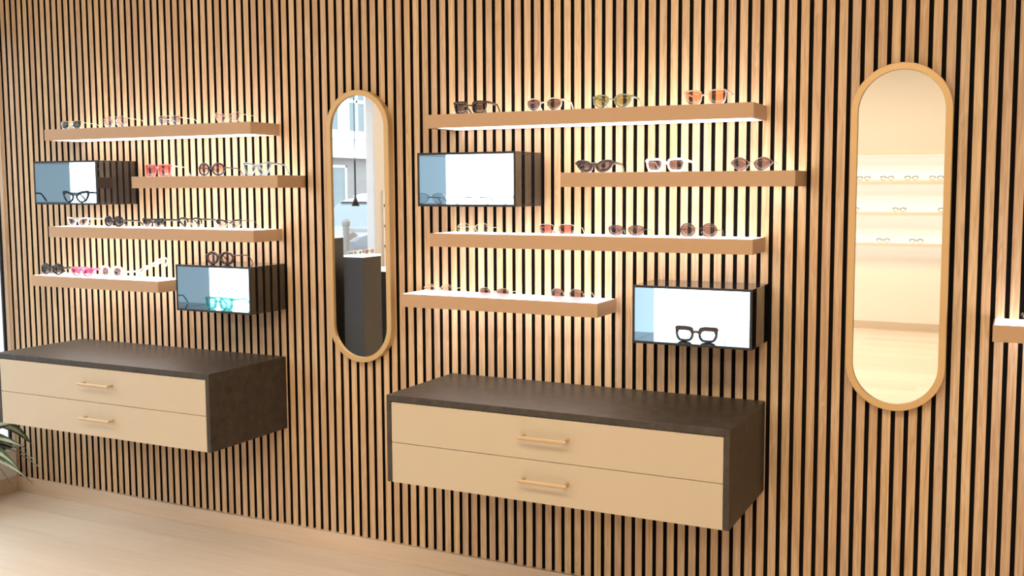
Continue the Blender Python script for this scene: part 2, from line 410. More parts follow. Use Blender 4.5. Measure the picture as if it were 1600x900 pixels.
cabinet(0.4423, 0.8073, 'beige two-drawer cabinet with dark top, cut by the left edge of the photo', 0.535)

# ------------------------------------------------------------------ pill-shaped mirrors
def stadium(w, h, n=24):
    r = w / 2; pts = []
    for k in range(n + 1):
        a = PI * k / n; pts.append((r * math.cos(a), h / 2 - r + r * math.sin(a)))
    for k in range(n + 1):
        a = PI + PI * k / n; pts.append((r * math.cos(a), -(h / 2 - r) + r * math.sin(a)))
    return pts
def mirror(cx, cz, label):
    t = thing('wall_mirror', label, 'mirror', (cx, 0, cz), group='tall pill-shaped mirrors')
    w, h, d, fw, rec = 0.300, 1.093, 0.032, 0.0215, 0.008
    loops = []
    bm = bmesh.new()
    for ww, hh, y in ((w, h, 0), (w, h, -d + .0015), (w - .003, h - .003, -d), (w - 2 * fw + .002, h - 2 * fw + .002, -d),
                      (w - 2 * fw, h - 2 * fw, -d + .001), (w - 2 * fw, h - 2 * fw, 0)):
        loops.append([bm.verts.new((x, y, z)) for x, z in stadium(ww, hh)])
    n = len(loops[0])
    for a in range(len(loops)):
        A, B = loops[a], loops[(a + 1) % len(loops)]
        for k in range(n):
            bm.faces.new((A[k], A[(k + 1) % n], B[(k + 1) % n], B[k]))
    bmesh.ops.recalc_face_normals(bm, faces=bm.faces)
    finish('frame', bm, M['mirror_frame'], t)
    bm = bmesh.new()
    p = stadium(w - 2 * fw - .0006, h - 2 * fw - .0006)
    A = [bm.verts.new((x, -d + rec, z)) for x, z in p]; B = [bm.verts.new((x, -0.004, z)) for x, z in p]
    bm.faces.new(A); bm.faces.new(B[::-1])
    for k in range(n): bm.faces.new((A[k], B[k], B[(k + 1) % n], A[(k + 1) % n]))
    bmesh.ops.recalc_face_normals(bm, faces=bm.faces)
    finish('mirror_glass', bm, M['mirror'], t)
mirror(2.0765, 1.3625, 'tall gold-framed pill-shaped mirror between the shelf groups, reflecting the street')
mirror(4.1230, 1.3562, 'tall gold-framed pill-shaped mirror at right, reflecting cream wall shelves')

# ------------------------------------------------------------------ eyewear
SHAPES = {  # control points of one lens (u: -1 nose side .. 1 temple side, v: -1 bottom .. 1 top)
 'square': [(-.90, .70), (-.45, .98), (.35, 1), (.95, .92), (1, .35), (.88, -.45), (.55, -.93), (-.05, -1), (-.60, -.88), (-.92, -.30)],
 'boxy':   [(-.93, .85), (-.60, 1), (.40, 1), (.97, .95), (1, .45), (.93, -.55), (.70, -.97), (.0, -1), (-.62, -.95), (-.93, -.50), (-1, .30)],
 'rect':   [(-.95, .60), (-.50, .95), (.35, 1), (.92, .80), (1, .10), (.85, -.65), (.30, -1), (-.45, -.98), (-.90, -.45)],
 'panto':  [(-.88, .62), (-.40, .97), (.30, 1), (.88, .72), (.98, .15), (.78, -.55), (.20, -.99), (-.35, -.97), (-.82, -.45), (-.97, .10)],
 'round':  [(math.cos(a * PI / 6), math.sin(a * PI / 6)) for a in range(11, -1, -1)],
 'cat':    [(-.90, .35), (-.45, .78), (.25, .95), (.82, 1.0), (1.0, .74), (.90, .10), (.52, -.68), (-.08, -1), (-.62, -.78), (-.95, -.20)],
 'butterfly': [(-.95, .15), (-.50, .72), (.05, 1), (.60, .75), (1.0, .22), (.72, -.35), (.15, -.95), (-.30, -1), (-.72, -.62)],
 'slimcat': [(-.95, .05), (-.50, .70), (.15, .98), (.72, .95), (1.0, .62), (.86, -.02), (.42, -.76), (-.25, -1), (-.75, -.70)],
 'hex':    'poly6', 'oct': 'poly8',
}
def outline(style, n=48):
    c = SHAPES[style]
    if isinstance(c, str):
        k = int(c[4:]); off = PI / 2 if k == 6 else PI / 8
        v = [(math.cos(off - 2 * PI * j / k), math.sin(off - 2 * PI * j / k)) for j in range(k)]
        mxu = max(abs(p[0]) for p in v); mxv = max(abs(p[1]) for p in v)
        v = [(p[0] / mxu, p[1] / mxv) for p in v]; out = []
        m = n // k
        for j in range(k):
            a, b = v[j], v[(j + 1) % k]
            for q in range(m):
                t = q / m; out.append((a[0] + (b[0] - a[0]) * t, a[1] + (b[1] - a[1]) * t))
        # soften the corners a little
        L = len(out)
        return [((out[j - 1][0] + 2 * out[j][0] + out[(j + 1) % L][0]) / 4, (out[j - 1][1] + 2 * out[j][1] + out[(j + 1) % L][1]) / 4) for j in range(L)]
    m = max(1, n // len(c)); out = []; L = len(c)
    for j in range(L):
        p0, p1, p2, p3 = c[j - 1], c[j], c[(j + 1) % L], c[(j + 2) % L]
        for q in range(m):
            t = q / m
            out.append(tuple(0.5 * ((2 * p1[d]) + (-p0[d] + p2[d]) * t + (2 * p0[d] - 5 * p1[d] + 4 * p2[d] - p3[d]) * t * t
                                    + (-p0[d] + 3 * p1[d] - 3 * p2[d] + p3[d]) * t ** 3) for d in (0, 1)))
    us = [p[0] for p in out]; vs = [p[1] for p in out]
    cu, cv = (max(us) + min(us)) / 2, (max(vs) + min(vs)) / 2
    hu, hv = (max(us) - min(us)) / 2, (max(vs) - min(vs)) / 2
    return [((p[0] - cu) / hu, (p[1] - cv) / hv) for p in out]

CURVE = 1.1
def eyewear(label, loc, W_, H_, style, frame_m, lens_m, temple_m=None, rim=0.0035, depth=0.004, brow=0.0, yaw=0.0,
            gap=0.018, split=None, low_m=None, bridge='single', pads=False, th=0.0026, hinge=0.80, tlen=0.126,
            kind='sunglasses', rot=None, group=None, bar_m=None, spread=0.0):
    cat = 'sunglasses' if kind == 'sunglasses' else 'glasses'
    t = thing(kind, label, cat, loc, rot or (0, 0, math.radians(yaw)), group)
    temple_m = temple_m or frame_m
    if .0028 < rim < .009: rim *= 1.22; th *= 1.2 if th > .002 else 1.0
    yc = lambda x: CURVE * x * x
    aw, ah = (W_ / 2 - gap / 2) / 2, H_ / 2; cx0 = gap / 2 + aw
    base = outline(style); n = len(base)
    # --- rims, bridge and endpieces: one mesh
    bm = bmesh.new(); inner_pts = {}
    mats = [frame_m] + ([low_m] if low_m else [])
    for sx in (-1, 1):
        P = [Vector((cx0 + u * aw, 0, ah + v * ah)) for u, v in base]
        I = []
        for k in range(n):
            tg = (P[(k + 1) % n] - P[k - 1]).normalized(); nr = Vector((tg.z, 0, -tg.x))
            if nr.dot(P[k] - Vector((cx0, 0, ah))) < 0: nr = -nr
            v = base[k][1]
            tt = rim * (1 + brow * max(0.0, min(1.0, v * 2.0)))
            if abs(tt) > 0: I.append(P[k] - nr * tt)
        inner_pts[sx] = [(sx * p.x, p.z) for p in I]
        def ring(Q, y, sh=0.0):
            return [bm.verts.new((sx * q.x, yc(q.x) + y, q.z)) for q in Q]
        bv = min(rim * .25, depth * .25)
        O2 = [P[k] + (I[k] - P[k]).normalized() * bv for k in range(n)]
        I2 = [I[k] + (P[k] - I[k]).normalized() * bv for k in range(n)]
        R = [ring(P, -depth / 2 + bv), ring(O2, -depth / 2), ring(I2, -depth / 2), ring(I, -depth / 2 + bv), ring(I, depth / 2), ring(P, depth / 2)]
        for a in range(6):
            A, B = R[a], R[(a + 1) % 6]
            for k in range(n):
                f = bm.faces.new((A[k], A[(k + 1) % n], B[(k + 1) % n], B[k]))
                if low_m and base[k][1] < split: f.material_index = 1
    bmesh.ops.recalc_face_normals(bm, faces=bm.faces)
    # bridge
    zb = H_ * (0.60 if bridge != 'low' else 0.5); w2 = gap / 2 + max(rim * .5, aw * 0.07)
    br = max(rim * 0.62, 0.0009)
    def arch(z, h, r, w, mi=0):
        pts = [(w * s, yc(0) - 0.0005, z + h * (1 - s * s)) for s in (-1, -.6, -.2, .2, .6, 1)]
        sweep(bm, pts, depth / 2 * .9, r, n=8, side=Vector((0, 1, 0)), mi=mi)
    arch(zb, H_ * 0.06, br, w2)
    if bridge == 'double': arch(H_ * 0.93, 0.0, br * .8, w2 + aw * .55)
    if bridge == 'bar': arch(H_ * 0.97, 0.0, br, w2 + aw * .9)
    # endpieces
    zh = H_ * hinge
    for sx in (-1, 1):
        xe = W_ / 2
        sweep(bm, [(sx * (xe - rim - aw * 0.10), yc(xe) * .85, zh), (sx * (xe + .001), yc(xe), zh), (sx * (xe + .002), yc(xe) + .006, zh)],
              max(rim * .5, .0008), max(th * .95, .001), n=6, side=Vector((0, 1, 0)) if False else Vector((0, 0.001, 0)) + Vector((0, 1, 0)))
    finish('frame_front', bm, mats, t)
    # --- lenses
    for sx in (-1, 1):
        bm = bmesh.new(); pts = inner_pts[sx]
        rr = {}
        for y in (-.0008, .0008):
            rr[y] = [bm.verts.new((x, yc(x) + y, z)) for x, z in pts]
            mid = [bm.verts.new(((x - sx * cx0) * .5 + sx * cx0, yc((x - sx * cx0) * .5 + sx * cx0) + y - .0006, (z - ah) * .5 + ah)) for x, z in pts]
            c = bm.verts.new((sx * cx0, yc(cx0) + y - .0008, ah))
            for k in range(n):
                bm.faces.new((rr[y][k], rr[y][(k + 1) % n], mid[(k + 1) % n], mid[k]))
                bm.faces.new((mid[k], mid[(k + 1) % n], c))
        for k in range(n):
            bm.faces.new((rr[-.0008][k], rr[-.0008][(k + 1) % n], rr[.0008][(k + 1) % n], rr[.0008][k]))
        bmesh.ops.recalc_face_normals(bm, faces=bm.faces)
        finish('lens', bm, lens_m, t, smooth=True)
    # --- temples
    for sx in (-1, 1):
        bm = bmesh.new(); x = W_ / 2 + .002; y0 = yc(W_ / 2) + .004
        pts = []
        for s in (0, .2, .4, .6, .70, .78, .85, .92, 1.0):
            y = y0 + (tlen - y0) * s
            if s < .7: z = zh - (zh * .10) * s / .7
            else:
                q = (s - .7) / .3; z = zh * .90 + (th * 1.0 - zh * .90) * (q ** 1.15)
            pts.append((sx * (x - .010 * s * s + spread * s), y, z))
        tap = [1, .95, .9, .85, .85, .9, 1, 1.05, .8]
        sweep(bm, pts, max(th * .5, .0008), th, n=8, side=Vector((1, 0, 0)), taper=tap)
        finish('temple', bm, temple_m, t, smooth=True)
    if pads:
        for sx in (-1, 1):
            bm = bmesh.new()
            sweep(bm, [(sx * (gap / 2 + .001), .001, H_ * .50), (sx * (gap / 2 - .001), .006, H_ * .48), (sx * (gap / 2 - .0015), .008, H_ * .42)], .0005, .0005, n=5)
            r = bmesh.ops.create_uvsphere(bm, u_segments=8, v_segments=6, radius=1)
            for v in r['verts']:
                v.co = Vector((sx * (gap / 2 - .0015) + v.co.x * .0012, .0085 + v.co.y * .0022, H_ * .38 + v.co.z * .005))
            finish('nose_pad', bm, M['clear'], t)
    return t

def acet(name, c, rough=0.22): return principled(name, c, rough, var=0.15, scale=90, coat=0.3)
def tortoise(name, c1, c2):
    m, nt, o = mat(name); b = N(nt, 'ShaderNodeBsdfPrincipled'); tc = N(nt, 'ShaderNodeTexCoord')
    nz = N(nt, 'ShaderNodeTexNoise'); nz.inputs['Scale'].default_value = 110; nz.inputs['Detail'].default_value = 1
    nt.links.new(tc.outputs['Object'], nz.inputs['Vector']); cr = N(nt, 'ShaderNodeValToRGB')
    cr.color_ramp.elements[0].position = .48; cr.color_ramp.elements[1].position = .62
    cr.color_ramp.elements[0].color = (*c1, 1); cr.color_ramp.elements[1].color = (*c2, 1)
    nt.links.new(nz.outputs['Fac'], cr.inputs[0]); nt.links.new(cr.outputs[0], b.inputs['Base Color'])
    b.inputs['Roughness'].default_value = .2; nt.links.new(b.outputs[0], o.inputs[0]); return m
M['clear'] = tinted('clear_acetate', (.93, .90, .86), gloss=.14, diff=.18)
M['clear_lens'] = tinted('clear_lens', (.985, .985, .98), gloss=.05)
M['blk'] = acet('black_acetate', (.012, .010, .010))
M['blkmat'] = principled('matte_black_metal', (.02, .018, .018), .4, var=.1)
M['wht'] = principled('white_acetate', (.88, .86, .82), .25, var=.02, coat=.3)
M['gold'] = principled('pale_gold_metal', (.86, .68, .44), .25, metal=.85, var=.05)
M['silver'] = principled('pale_silver_metal', (.82, .80, .76), .22, metal=.8, var=.05)
M['rosegold'] = principled('rose_gold_metal', (.62, .40, .32), .28, metal=.8, var=.05)
M['bronze'] = principled('dark_bronze_metal', (.07, .045, .035), .3, metal=.6, var=.1)
M['tort'] = tortoise('dark_tortoise', (.018, .009, .005), (.10, .04, .015))
M['brn'] = tortoise('brown_tortoise', (.06, .035, .022), (.13, .08, .05))
M['green_ac'] = tinted('green_clear_acetate', (.30, .38, .28), gloss=.16, diff=.5)
M['beige_ac'] = tinted('beige_clear_acetate', (.90, .74, .62), gloss=.16, diff=.45)
M['pinkclear_ac'] = tinted('blush_clear_acetate', (.88, .68, .56), gloss=.16, diff=.4)
M['red_ac'] = tinted('red_clear_acetate', (.80, .16, .17), gloss=.16, diff=.6)
M['blue_ac'] = tinted('blue_grey_clear_acetate', (.34, .42, .50), gloss=.16, diff=.5)
M['pink_ac'] = principled('pink_acetate', (.85, .13, .34), .25, var=.06, coat=.3)
M['turq_ac'] = tinted('turquoise_acetate', (.14, .58, .51), gloss=.10, diff=.35)
M['plum'] = acet('dark_plum_acetate', (.045, .025, .035), .3)
M['brown_dk'] = acet('dark_brown_acetate', (.035, .018, .014))
M['mauve_metal'] = principled('mauve_metal', (.38, .27, .25), .25, metal=.7, var=.08)
def lens(n, c, c2=None, g=.12): return tinted(n, c, gloss=g, color2=c2)
M['l_green'] = lens('dark_green_lens', (.08, .11, .095))
M['l_olive'] = lens('olive_lens', (.42, .38, .17))
M['l_brown'] = lens('brown_lens', (.12, .075, .045))
M['l_mauve'] = lens('mauve_lens', (.22, .15, .155))
M['l_mauve2'] = lens('light_mauve_lens', (.62, .42, .42))
M['l_pinkgrey'] = lens('pale_pink_lens', (.80, .62, .58))
M['l_grad_brown'] = lens('brown_gradient_lens', (.28, .15, .12), (.85, .68, .60))
M['l_grad_rose'] = lens('rose_gradient_lens', (.45, .20, .16), (.90, .66, .60))
M['l_red'] = lens('red_gradient_lens', (.60, .14, .14), (.85, .45, .42))
M['l_rose'] = lens('rose_lens', (.50, .17, .16), (.66, .30, .28))
M['l_smoke'] = lens('faint_grey_lens', (.72, .76, .80))
M['l_orange'] = lens('orange_lens', (.82, .40, .24))
M['l_lav'] = lens('lavender_lens', (.46, .42, .48), (.72, .68, .72))
M['l_black'] = lens('near_black_lens', (.06, .045, .05), (.16, .12, .13))
M['l_blackgrad'] = lens('black_gradient_lens', (.07, .05, .05), (.45, .38, .36))
M['l_pink'] = lens('pink_gradient_lens', (.55, .10, .20), (.95, .45, .58))
M['l_turq'] = lens('turquoise_lens', (.34, .85, .92))
M['l_clearpink'] = lens('blush_lens', (.90, .72, .68))

gl, gm = 'glasses on the left shelf group', 'glasses on the middle shelf group'
y0 = -.132; m_ = M
# ---- left group, top shelf (z 1.789)
eyewear('dark green squarish sunglasses with thin gold wires, far left on the top left shelf', (0.580, y0, 1.789), .129, .038, 'square', m_['gold'], m_['l_green'], rim=.0010, depth=.0015, gap=.022, pads=True, th=.0010, bridge='double', group=gl)
eyewear('round pale pink sunglasses with thin double-bar wire frame, on the top left shelf', (0.856, y0, 1.789), .142, .051, 'round', m_['rosegold'], m_['l_pinkgrey'], m_['gold'], rim=.0012, depth=.0016, gap=.018, bridge='double', pads=True, th=.0010, group=gl)
eyewear('grey lavender square sunglasses with pale gold top bar and temples, on the top left shelf', (1.177, y0, 1.789), .127, .042, 'square', m_['gold'], m_['l_lav'], m_['silver'], rim=.0011, depth=.0016, gap=.02, bridge='bar', pads=True, th=.0013, group=gl)
eyewear('thin rose gold cat-eye glasses with blush lenses, at the right of the top left shelf', (1.502, y0, 1.789), .136, .046, 'cat', m_['rosegold'], m_['l_clearpink'], rim=.0013, depth=.0018, gap=.016, pads=True, th=.0012, kind='eyeglasses', group=gl)
# ---- left group, second shelf
eyewear('square sunglasses with translucent red frame and red lenses', (1.102, y0, 1.573), .147, .053, 'boxy', m_['red_ac'], m_['l_red'], m_['clear'], rim=.0042, depth=.0045, gap=.013, hinge=.85, group=gl)
eyewear('oversized round black sunglasses with rose gradient lenses, beside the red pair', (1.405, y0, 1.573), .143, .056, 'round', m_['blk'], m_['l_grad_rose'], m_['blkmat'], rim=.0046, depth=.005, gap=.014, hinge=.62, th=.0022, group=gl)
eyewear('cat-eye glasses with translucent blue grey frame and clear lenses', (1.650, y0, 1.573), .143, .056, 'cat', m_['blue_ac'], m_['clear_lens'], rim=.0045, depth=.0045, gap=.014, hinge=.88, th=.0034, kind='eyeglasses', group=gl)
# ---- upper left box
eyewear('black cat-eye glasses with clear lenses inside the far left box', (.652, -.185, 1.6455 - BH + BT), .166, .054, 'cat', m_['blk'], m_['clear_lens'], rim=.0056, depth=.006, brow=.6, gap=.015, hinge=.84, th=.0034, kind='eyeglasses')
# ---- left group, third shelf
eyewear('white square cat-eye sunglasses with brown gradient lenses', (0.588, -.125, 1.351), .150, .043, 'cat', m_['wht'], m_['l_grad_brown'], m_['clear'], rim=.0050, depth=.005, gap=.014, hinge=.86, th=.0034, yaw=-4, tlen=.118, group=gl)
eyewear('oversized round black sunglasses with near-black lenses, on the third left shelf', (0.816, -.125, 1.351), .138, .050, 'round', m_['blk'], m_['l_black'], rim=.0048, depth=.005, gap=.012, hinge=.60, th=.0034, yaw=-8, tlen=.112, group=gl)
eyewear('black browline cat-eye sunglasses with white lower rims', (1.055, -.125, 1.351), .135, .042, 'cat', m_['blk'], m_['l_blackgrad'], rim=.0034, depth=.0045, brow=.9, gap=.014, hinge=.84, th=.0042, split=-.12, low_m=m_['wht'], tlen=.118, yaw=-4, group=gl)
eyewear('black browline glasses with clear round lenses on the third left shelf', (1.271, -.125, 1.351), .130, .048, 'panto', m_['blk'], m_['clear_lens'], rim=.0030, depth=.004, brow=.9, gap=.016, hinge=.84, th=.0030, split=-.1, low_m=m_['silver'], kind='eyeglasses', tlen=.118, group=gl)
eyewear('black-topped cat-eye glasses with blush lenses, at the right of the third left shelf', (1.486, -.125, 1.351), .136, .043, 'cat', m_['blk'], m_['l_clearpink'], m_['bronze'], rim=.0030, depth=.004, brow=.8, gap=.016, hinge=.86, th=.0016, split=-.05, low_m=m_['clear'], kind='eyeglasses', tlen=.118, group=gl)
# ---- left group, fourth shelf
eyewear('chunky black hexagonal sunglasses at the left of the lowest left shelf', (.424, -.14, 1.122), .147, .057, 'hex', m_['blk'], m_['l_blackgrad'], rim=.0050, depth=.006, gap=.012, hinge=.62, th=.0042, group=gl)
eyewear('hot pink sunglasses with pink gradient lenses', (.615, -.135, 1.122), .148, .043, 'slimcat', m_['pink_ac'], m_['l_pink'], rim=.0048, depth=.005, gap=.016, hinge=.84, th=.0040, tlen=.125, group=gl)
eyewear('white round sunglasses with mauve lenses beside the pink pair', (.792, -.125, 1.122), .141, .056, 'round', m_['wht'], m_['l_mauve'], rim=.0105, depth=.006, gap=.010, hinge=.5, th=.0045, tlen=.118, group=gl)
eyewear('white sunglasses tipped up on their side at the right end of the lowest left shelf', (.985, -.085, 1.1685), .150, .040, 'slimcat', m_['wht'], m_['l_pinkgrey'], rim=.0050, depth=.005, gap=.014, hinge=.8, th=.0036, rot=(math.radians(-50), math.radians(-24), math.radians(10)), tlen=.03, group=gl)
# ---- lower left box
eyewear('thick brown tortoise round glasses standing on top of a black box', (1.468, -.165, 1.2047), .150, .056, 'round', m_['brn'], m_['l_grad_rose'] if False else m_['l_clearpink'], m_['bronze'], rim=.0092, depth=.006, gap=.008, hinge=.72, th=.0024, kind='eyeglasses')
eyewear('turquoise square sunglasses with light blue lenses inside a black box', (1.466, -.178, 1.2047 - BH + BT), .150, .051, 'boxy', m_['turq_ac'], m_['l_turq'], m_['turq_ac'], rim=.0066, depth=.005, gap=.016, hinge=.84, th=.003, tlen=.125)
# ---- middle group, top shelf (z 1.787)
eyewear('dark tortoise square sunglasses at the left of the top middle shelf', (2.650, y0, 1.787), .135, .048, 'square', m_['tort'], m_['l_brown'], rim=.0042, depth=.005, gap=.019, hinge=.86, th=.0042, brow=.5, group=gm)
eyewear('clear beige round sunglasses with mauve lenses on the top middle shelf', (2.947, y0, 1.787), .137, .047, 'panto', m_['beige_ac'], m_['l_mauve'], rim=.0034, depth=.004, gap=.020, hinge=.82, th=.0034, group=gm)
eyewear('translucent green sunglasses with olive lenses on the top middle shelf', (3.202, y0, 1.787), .138, .049, 'panto', m_['green_ac'], m_['l_olive'], rim=.0036, depth=.004, gap=.019, hinge=.82, th=.0036, group=gm)
eyewear('clear blush sunglasses with orange lenses at the right of the top middle shelf', (3.528, y0, 1.787), .142, .050, 'square', m_['pinkclear_ac'], m_['l_orange'], rim=.0036, depth=.004, gap=.020, hinge=.84, th=.0036, group=gm)
# ---- middle group, second shelf
eyewear('slim dark brown wraparound sunglasses at the left of the second middle shelf', (3.139, y0, 1.5715), .139, .044, 'slimcat', m_['brown_dk'], m_['l_mauve'], m_['brn'], rim=.0078, depth=.007, gap=.008, hinge=.72, th=.0046, group=gm)
eyewear('thick white square sunglasses with brown lenses', (3.395, y0, 1.5715), .138, .046, 'square', m_['wht'], m_['l_grad_brown'] if False else m_['l_mauve'], m_['wht'], rim=.0060, depth=.006, gap=.014, hinge=.80, th=.0038, group=gm)
eyewear('mauve metal butterfly sunglasses at the right of the second middle shelf', (3.683, y0, 1.5715), .136, .045, 'butterfly', m_['mauve_metal'], m_['l_mauve'], m_['mauve_metal'], rim=.0018, depth=.0024, gap=.014, hinge=.60, th=.0014, pads=True, group=gm)
# ---- upper middle box: two rimless pairs
zb_ = 1.6471 - BH + BT
eyewear('rimless glasses at the left inside the box beside the left mirror', (2.565, -.150, zb_), .140, .040, 'panto', m_['silver'], m_['l_smoke'], m_['blkmat'], rim=.0010, depth=.0014, gap=.020, hinge=.62, th=.0018, pads=True, kind='eyeglasses', tlen=.105)
eyewear('rimless glasses with pale temples at the right inside the box beside the left mirror', (2.765, -.150, zb_), .136, .040, 'panto', m_['silver'], m_['l_smoke'], m_['blue_ac'], rim=.0010, depth=.0014, gap=.020, hinge=.62, th=.0020, pads=True, kind='eyeglasses', tlen=.105)
# ---- middle group, third shelf (z 1.3537)
eyewear('octagonal gold wire glasses with clear lenses', (2.649, -.115, 1.3537), .134, .038, 'oct', m_['gold'], m_['clear_lens'], rim=.0012, depth=.0016, gap=.020, hinge=.58, th=.0011, pads=True, kind='eyeglasses', tlen=.11, group=gm)
eyewear('cream wire sunglasses with rectangular rose lenses', (2.987, -.115, 1.3537), .138, .038, 'rect', m_['silver'], m_['l_rose'], m_['gold'], rim=.0016, depth=.002, gap=.016, hinge=.66, th=.0012, pads=True, tlen=.11, group=gm)
eyewear('dark bronze wire sunglasses with oval mauve lenses on the third middle shelf', (3.249, -.115, 1.3537), .130, .038, 'panto', m_['bronze'], m_['l_mauve'], rim=.0014, depth=.002, gap=.018, hinge=.62, th=.0012, pads=True, tlen=.11, group=gm)
eyewear('round dark wire sunglasses with mauve lenses at the right of the third middle shelf', (3.505, -.115, 1.3537), .127, .048, 'round', m_['bronze'], m_['l_mauve'], rim=.0014, depth=.002, gap=.020, hinge=.52, th=.0013, pads=True, tlen=.11, group=gm)
# ---- middle group, fourth shelf (z 1.123)
eyewear('faint gold wire glasses with pale lenses at the left of the lowest middle shelf', (2.503, -.125, 1.123), .128, .038, 'round', m_['gold'], m_['l_pinkgrey'], rim=.0009, depth=.0013, gap=.022, hinge=.60, th=.0010, pads=True, kind='eyeglasses', tlen=.118, group=gm)
eyewear('oval mauve sunglasses with thin gold wires on the lowest middle shelf', (2.744, -.135, 1.123), .126, .034, 'round', m_['gold'], m_['l_mauve2'] if False else m_['l_mauve'], rim=.0010, depth=.0014, gap=.022, hinge=.60, th=.0010, pads=True, tlen=.125, group=gm)
eyewear('octagonal mauve sunglasses with thin wires at the right of the lowest middle shelf', (3.035, -.135, 1.123), .126, .043, 'oct', m_['rosegold'], m_['l_mauve'], rim=.0011, depth=.0015, gap=.022, hinge=.58, th=.0010, pads=True, tlen=.125, group=gm)
# ---- lower middle box
eyewear('dark plum browline glasses with clear lenses inside the box above the middle cabinet', (3.518, -.172, 1.1977 - BH + BT), .145, .052, 'square', m_['plum'], m_['clear_lens'], m_['silver'], rim=.0062, depth=.006, brow=.9, gap=.016, hinge=.84, th=.0014, kind='eyeglasses', tlen=.126)
# ---- right shelf
eyewear('wire glasses just entering at the right edge, on the right-hand shelf', (4.547, -.14, 1.1195), .134, .040, 'round', m_['bronze'], m_['clear_lens'], rim=.0014, depth=.002, gap=.020, hinge=.7, th=.0014, pads=True, kind='eyeglasses')

# ------------------------------------------------------------------ seen in the right mirror: cream wall with glowing shelves
M['far_shelf'] = principled('blush_shelf_lacquer', (.80, .66, .54), .5, var=.01)
M['far_panel'] = emission('far_light_panel', (1.0, .94, .84), 2.0)
M['far_back'] = principled('pale_back_panel', (.86, .82, .72), .7, var=.01)
def far_shelf(z, lab, top=True):
    t = thing('wall_shelf', lab, 'shelf', (0.9, Y1, z), group='cream shelves on the wall reflected in the right mirror')
    w, d, h = 5.4, .20, .034
    bm = bmesh.new()
    box(bm, 0, w, d - .006, d, -h, 0, bevel=.001); box(bm, 0, .006, 0, d - .006, -h, 0); box(bm, w - .006, w, 0, d - .006, -h, 0)
    box(bm, .006, w - .006, 0, .01, -h, 0); box(bm, .006, w - .006, .01, d - .006, -.008, -.003 if top else 0)
    finish('shelf_body', bm, M['far_shelf'], t)
    bm = bmesh.new(); box(bm, .012, w - .012, .012, d - .012, -h + .001, -h + .008)
    finish('light_panel', bm, M['far_panel'], t)
    if top:
        bm = bmesh.new(); box(bm, .007, w - .007, .011, d - .007, -.002, -.0004); finish('light_panel', bm, M['far_panel'], t)
far_shelf(1.864, 'plain canopy shelf above the rows of glasses reflected in the right mirror', top=False)
far_shelf(1.576, 'upper row shelf of glasses reflected in the right mirror')
far_shelf(1.251, 'middle row shelf of glasses reflected in the right mirror')
far_shelf(.930, 'bottom row shelf of glasses reflected in the right mirror')
proto = None
FG = [(2.960, 1.576, 'leftmost on the upper reflected shelf'), (3.193, 1.576, 'second on the upper reflected shelf'),
      (3.431, 1.576, 'third on the upper reflected shelf'), (3.670, 1.576, 'rightmost on the upper reflected shelf'),
      (2.855, 1.251, 'half hidden at the left of the middle reflected shelf'), (3.321, 1.251, 'alone in the centre of the middle reflected shelf'), (3.760, 1.251, 'cut off at the right of the middle reflected shelf'),
      (2.830, .930, 'at the left edge of the bottom reflected shelf'), (3.170, .930, 'left of centre on the bottom reflected shelf'), (3.495, .930, 'right of centre on the bottom reflected shelf')]
def copy_tree(o, parent=None):
    c = o.copy(); COL.objects.link(c); c.parent = parent
    for ch in o.children: copy_tree(ch, c)
    return c
for k, (x, z, lab) in enumerate(FG):
    if proto is None:
        proto = eyewear('small dark thin-rimmed glasses, ' + lab, (x, -7.725, z), .132, .044, 'panto', M['blk'], M['clear_lens'], rim=.0034, depth=.003, brow=.8, gap=.018, hinge=.80, th=.002,
                        kind='eyeglasses', rot=(0, 0, PI), group='glasses on the shelves reflected in the right mirror')
    else:
        c = copy_tree(proto); c.location = (x, -7.725, z); c['label'] = 'small dark thin-rimmed glasses, ' + lab

# ------------------------------------------------------------------ seen in the left mirror: plinths, lamp, street
M['plinth_top'] = emission('plinth_light_top', (1.0, .93, .82), 1.6)
def plinth(x0, x1, ya, yb, h, lab):
    t = thing('display_plinth', lab, 'display plinth', ((x0 + x1) / 2, (ya + yb) / 2, 0), group='dark plinths at the shop window')
    w, d = (x1 - x0) / 2, (ya - yb) / 2
    bm = bmesh.new(); box(bm, -w, w, -d, d, 0, h - .014, bevel=.001); finish('column', bm, M['plinth'], t)
    bm = bmesh.new(); box(bm, -w, w, -d, d, h - .014, h, bevel=.001); finish('light_top', bm, M['plinth_top'], t)
plinth(.185, .35, -2.468, -2.688, 1.05, 'dark plinth with bright top and glasses, middle of the three reflected in the left mirror')
plinth(-.045, .09, -2.348, -2.598, 1.18, 'taller dark plinth at the left edge of the left mirror reflection')
plinth(.05, .30, -2.848, -3.098, .92, 'lower dark plinth at the right edge of the left mirror reflection')
eyewear('blush sunglasses lying on the plinth reflected in the left mirror', (.30, -2.62, 1.05), .10, .04, 'round', M['pinkclear_ac'], M['l_orange'], rim=.004, tlen=.08, rot=(0, 0, math.radians(95)))
eyewear('white sunglasses on the plinth reflected in the left mirror', (.285, -2.50, 1.05), .09, .035, 'square', M['wht'], M['l_lav'], rim=.005, tlen=.07, rot=(0, 0, math.radians(95)))

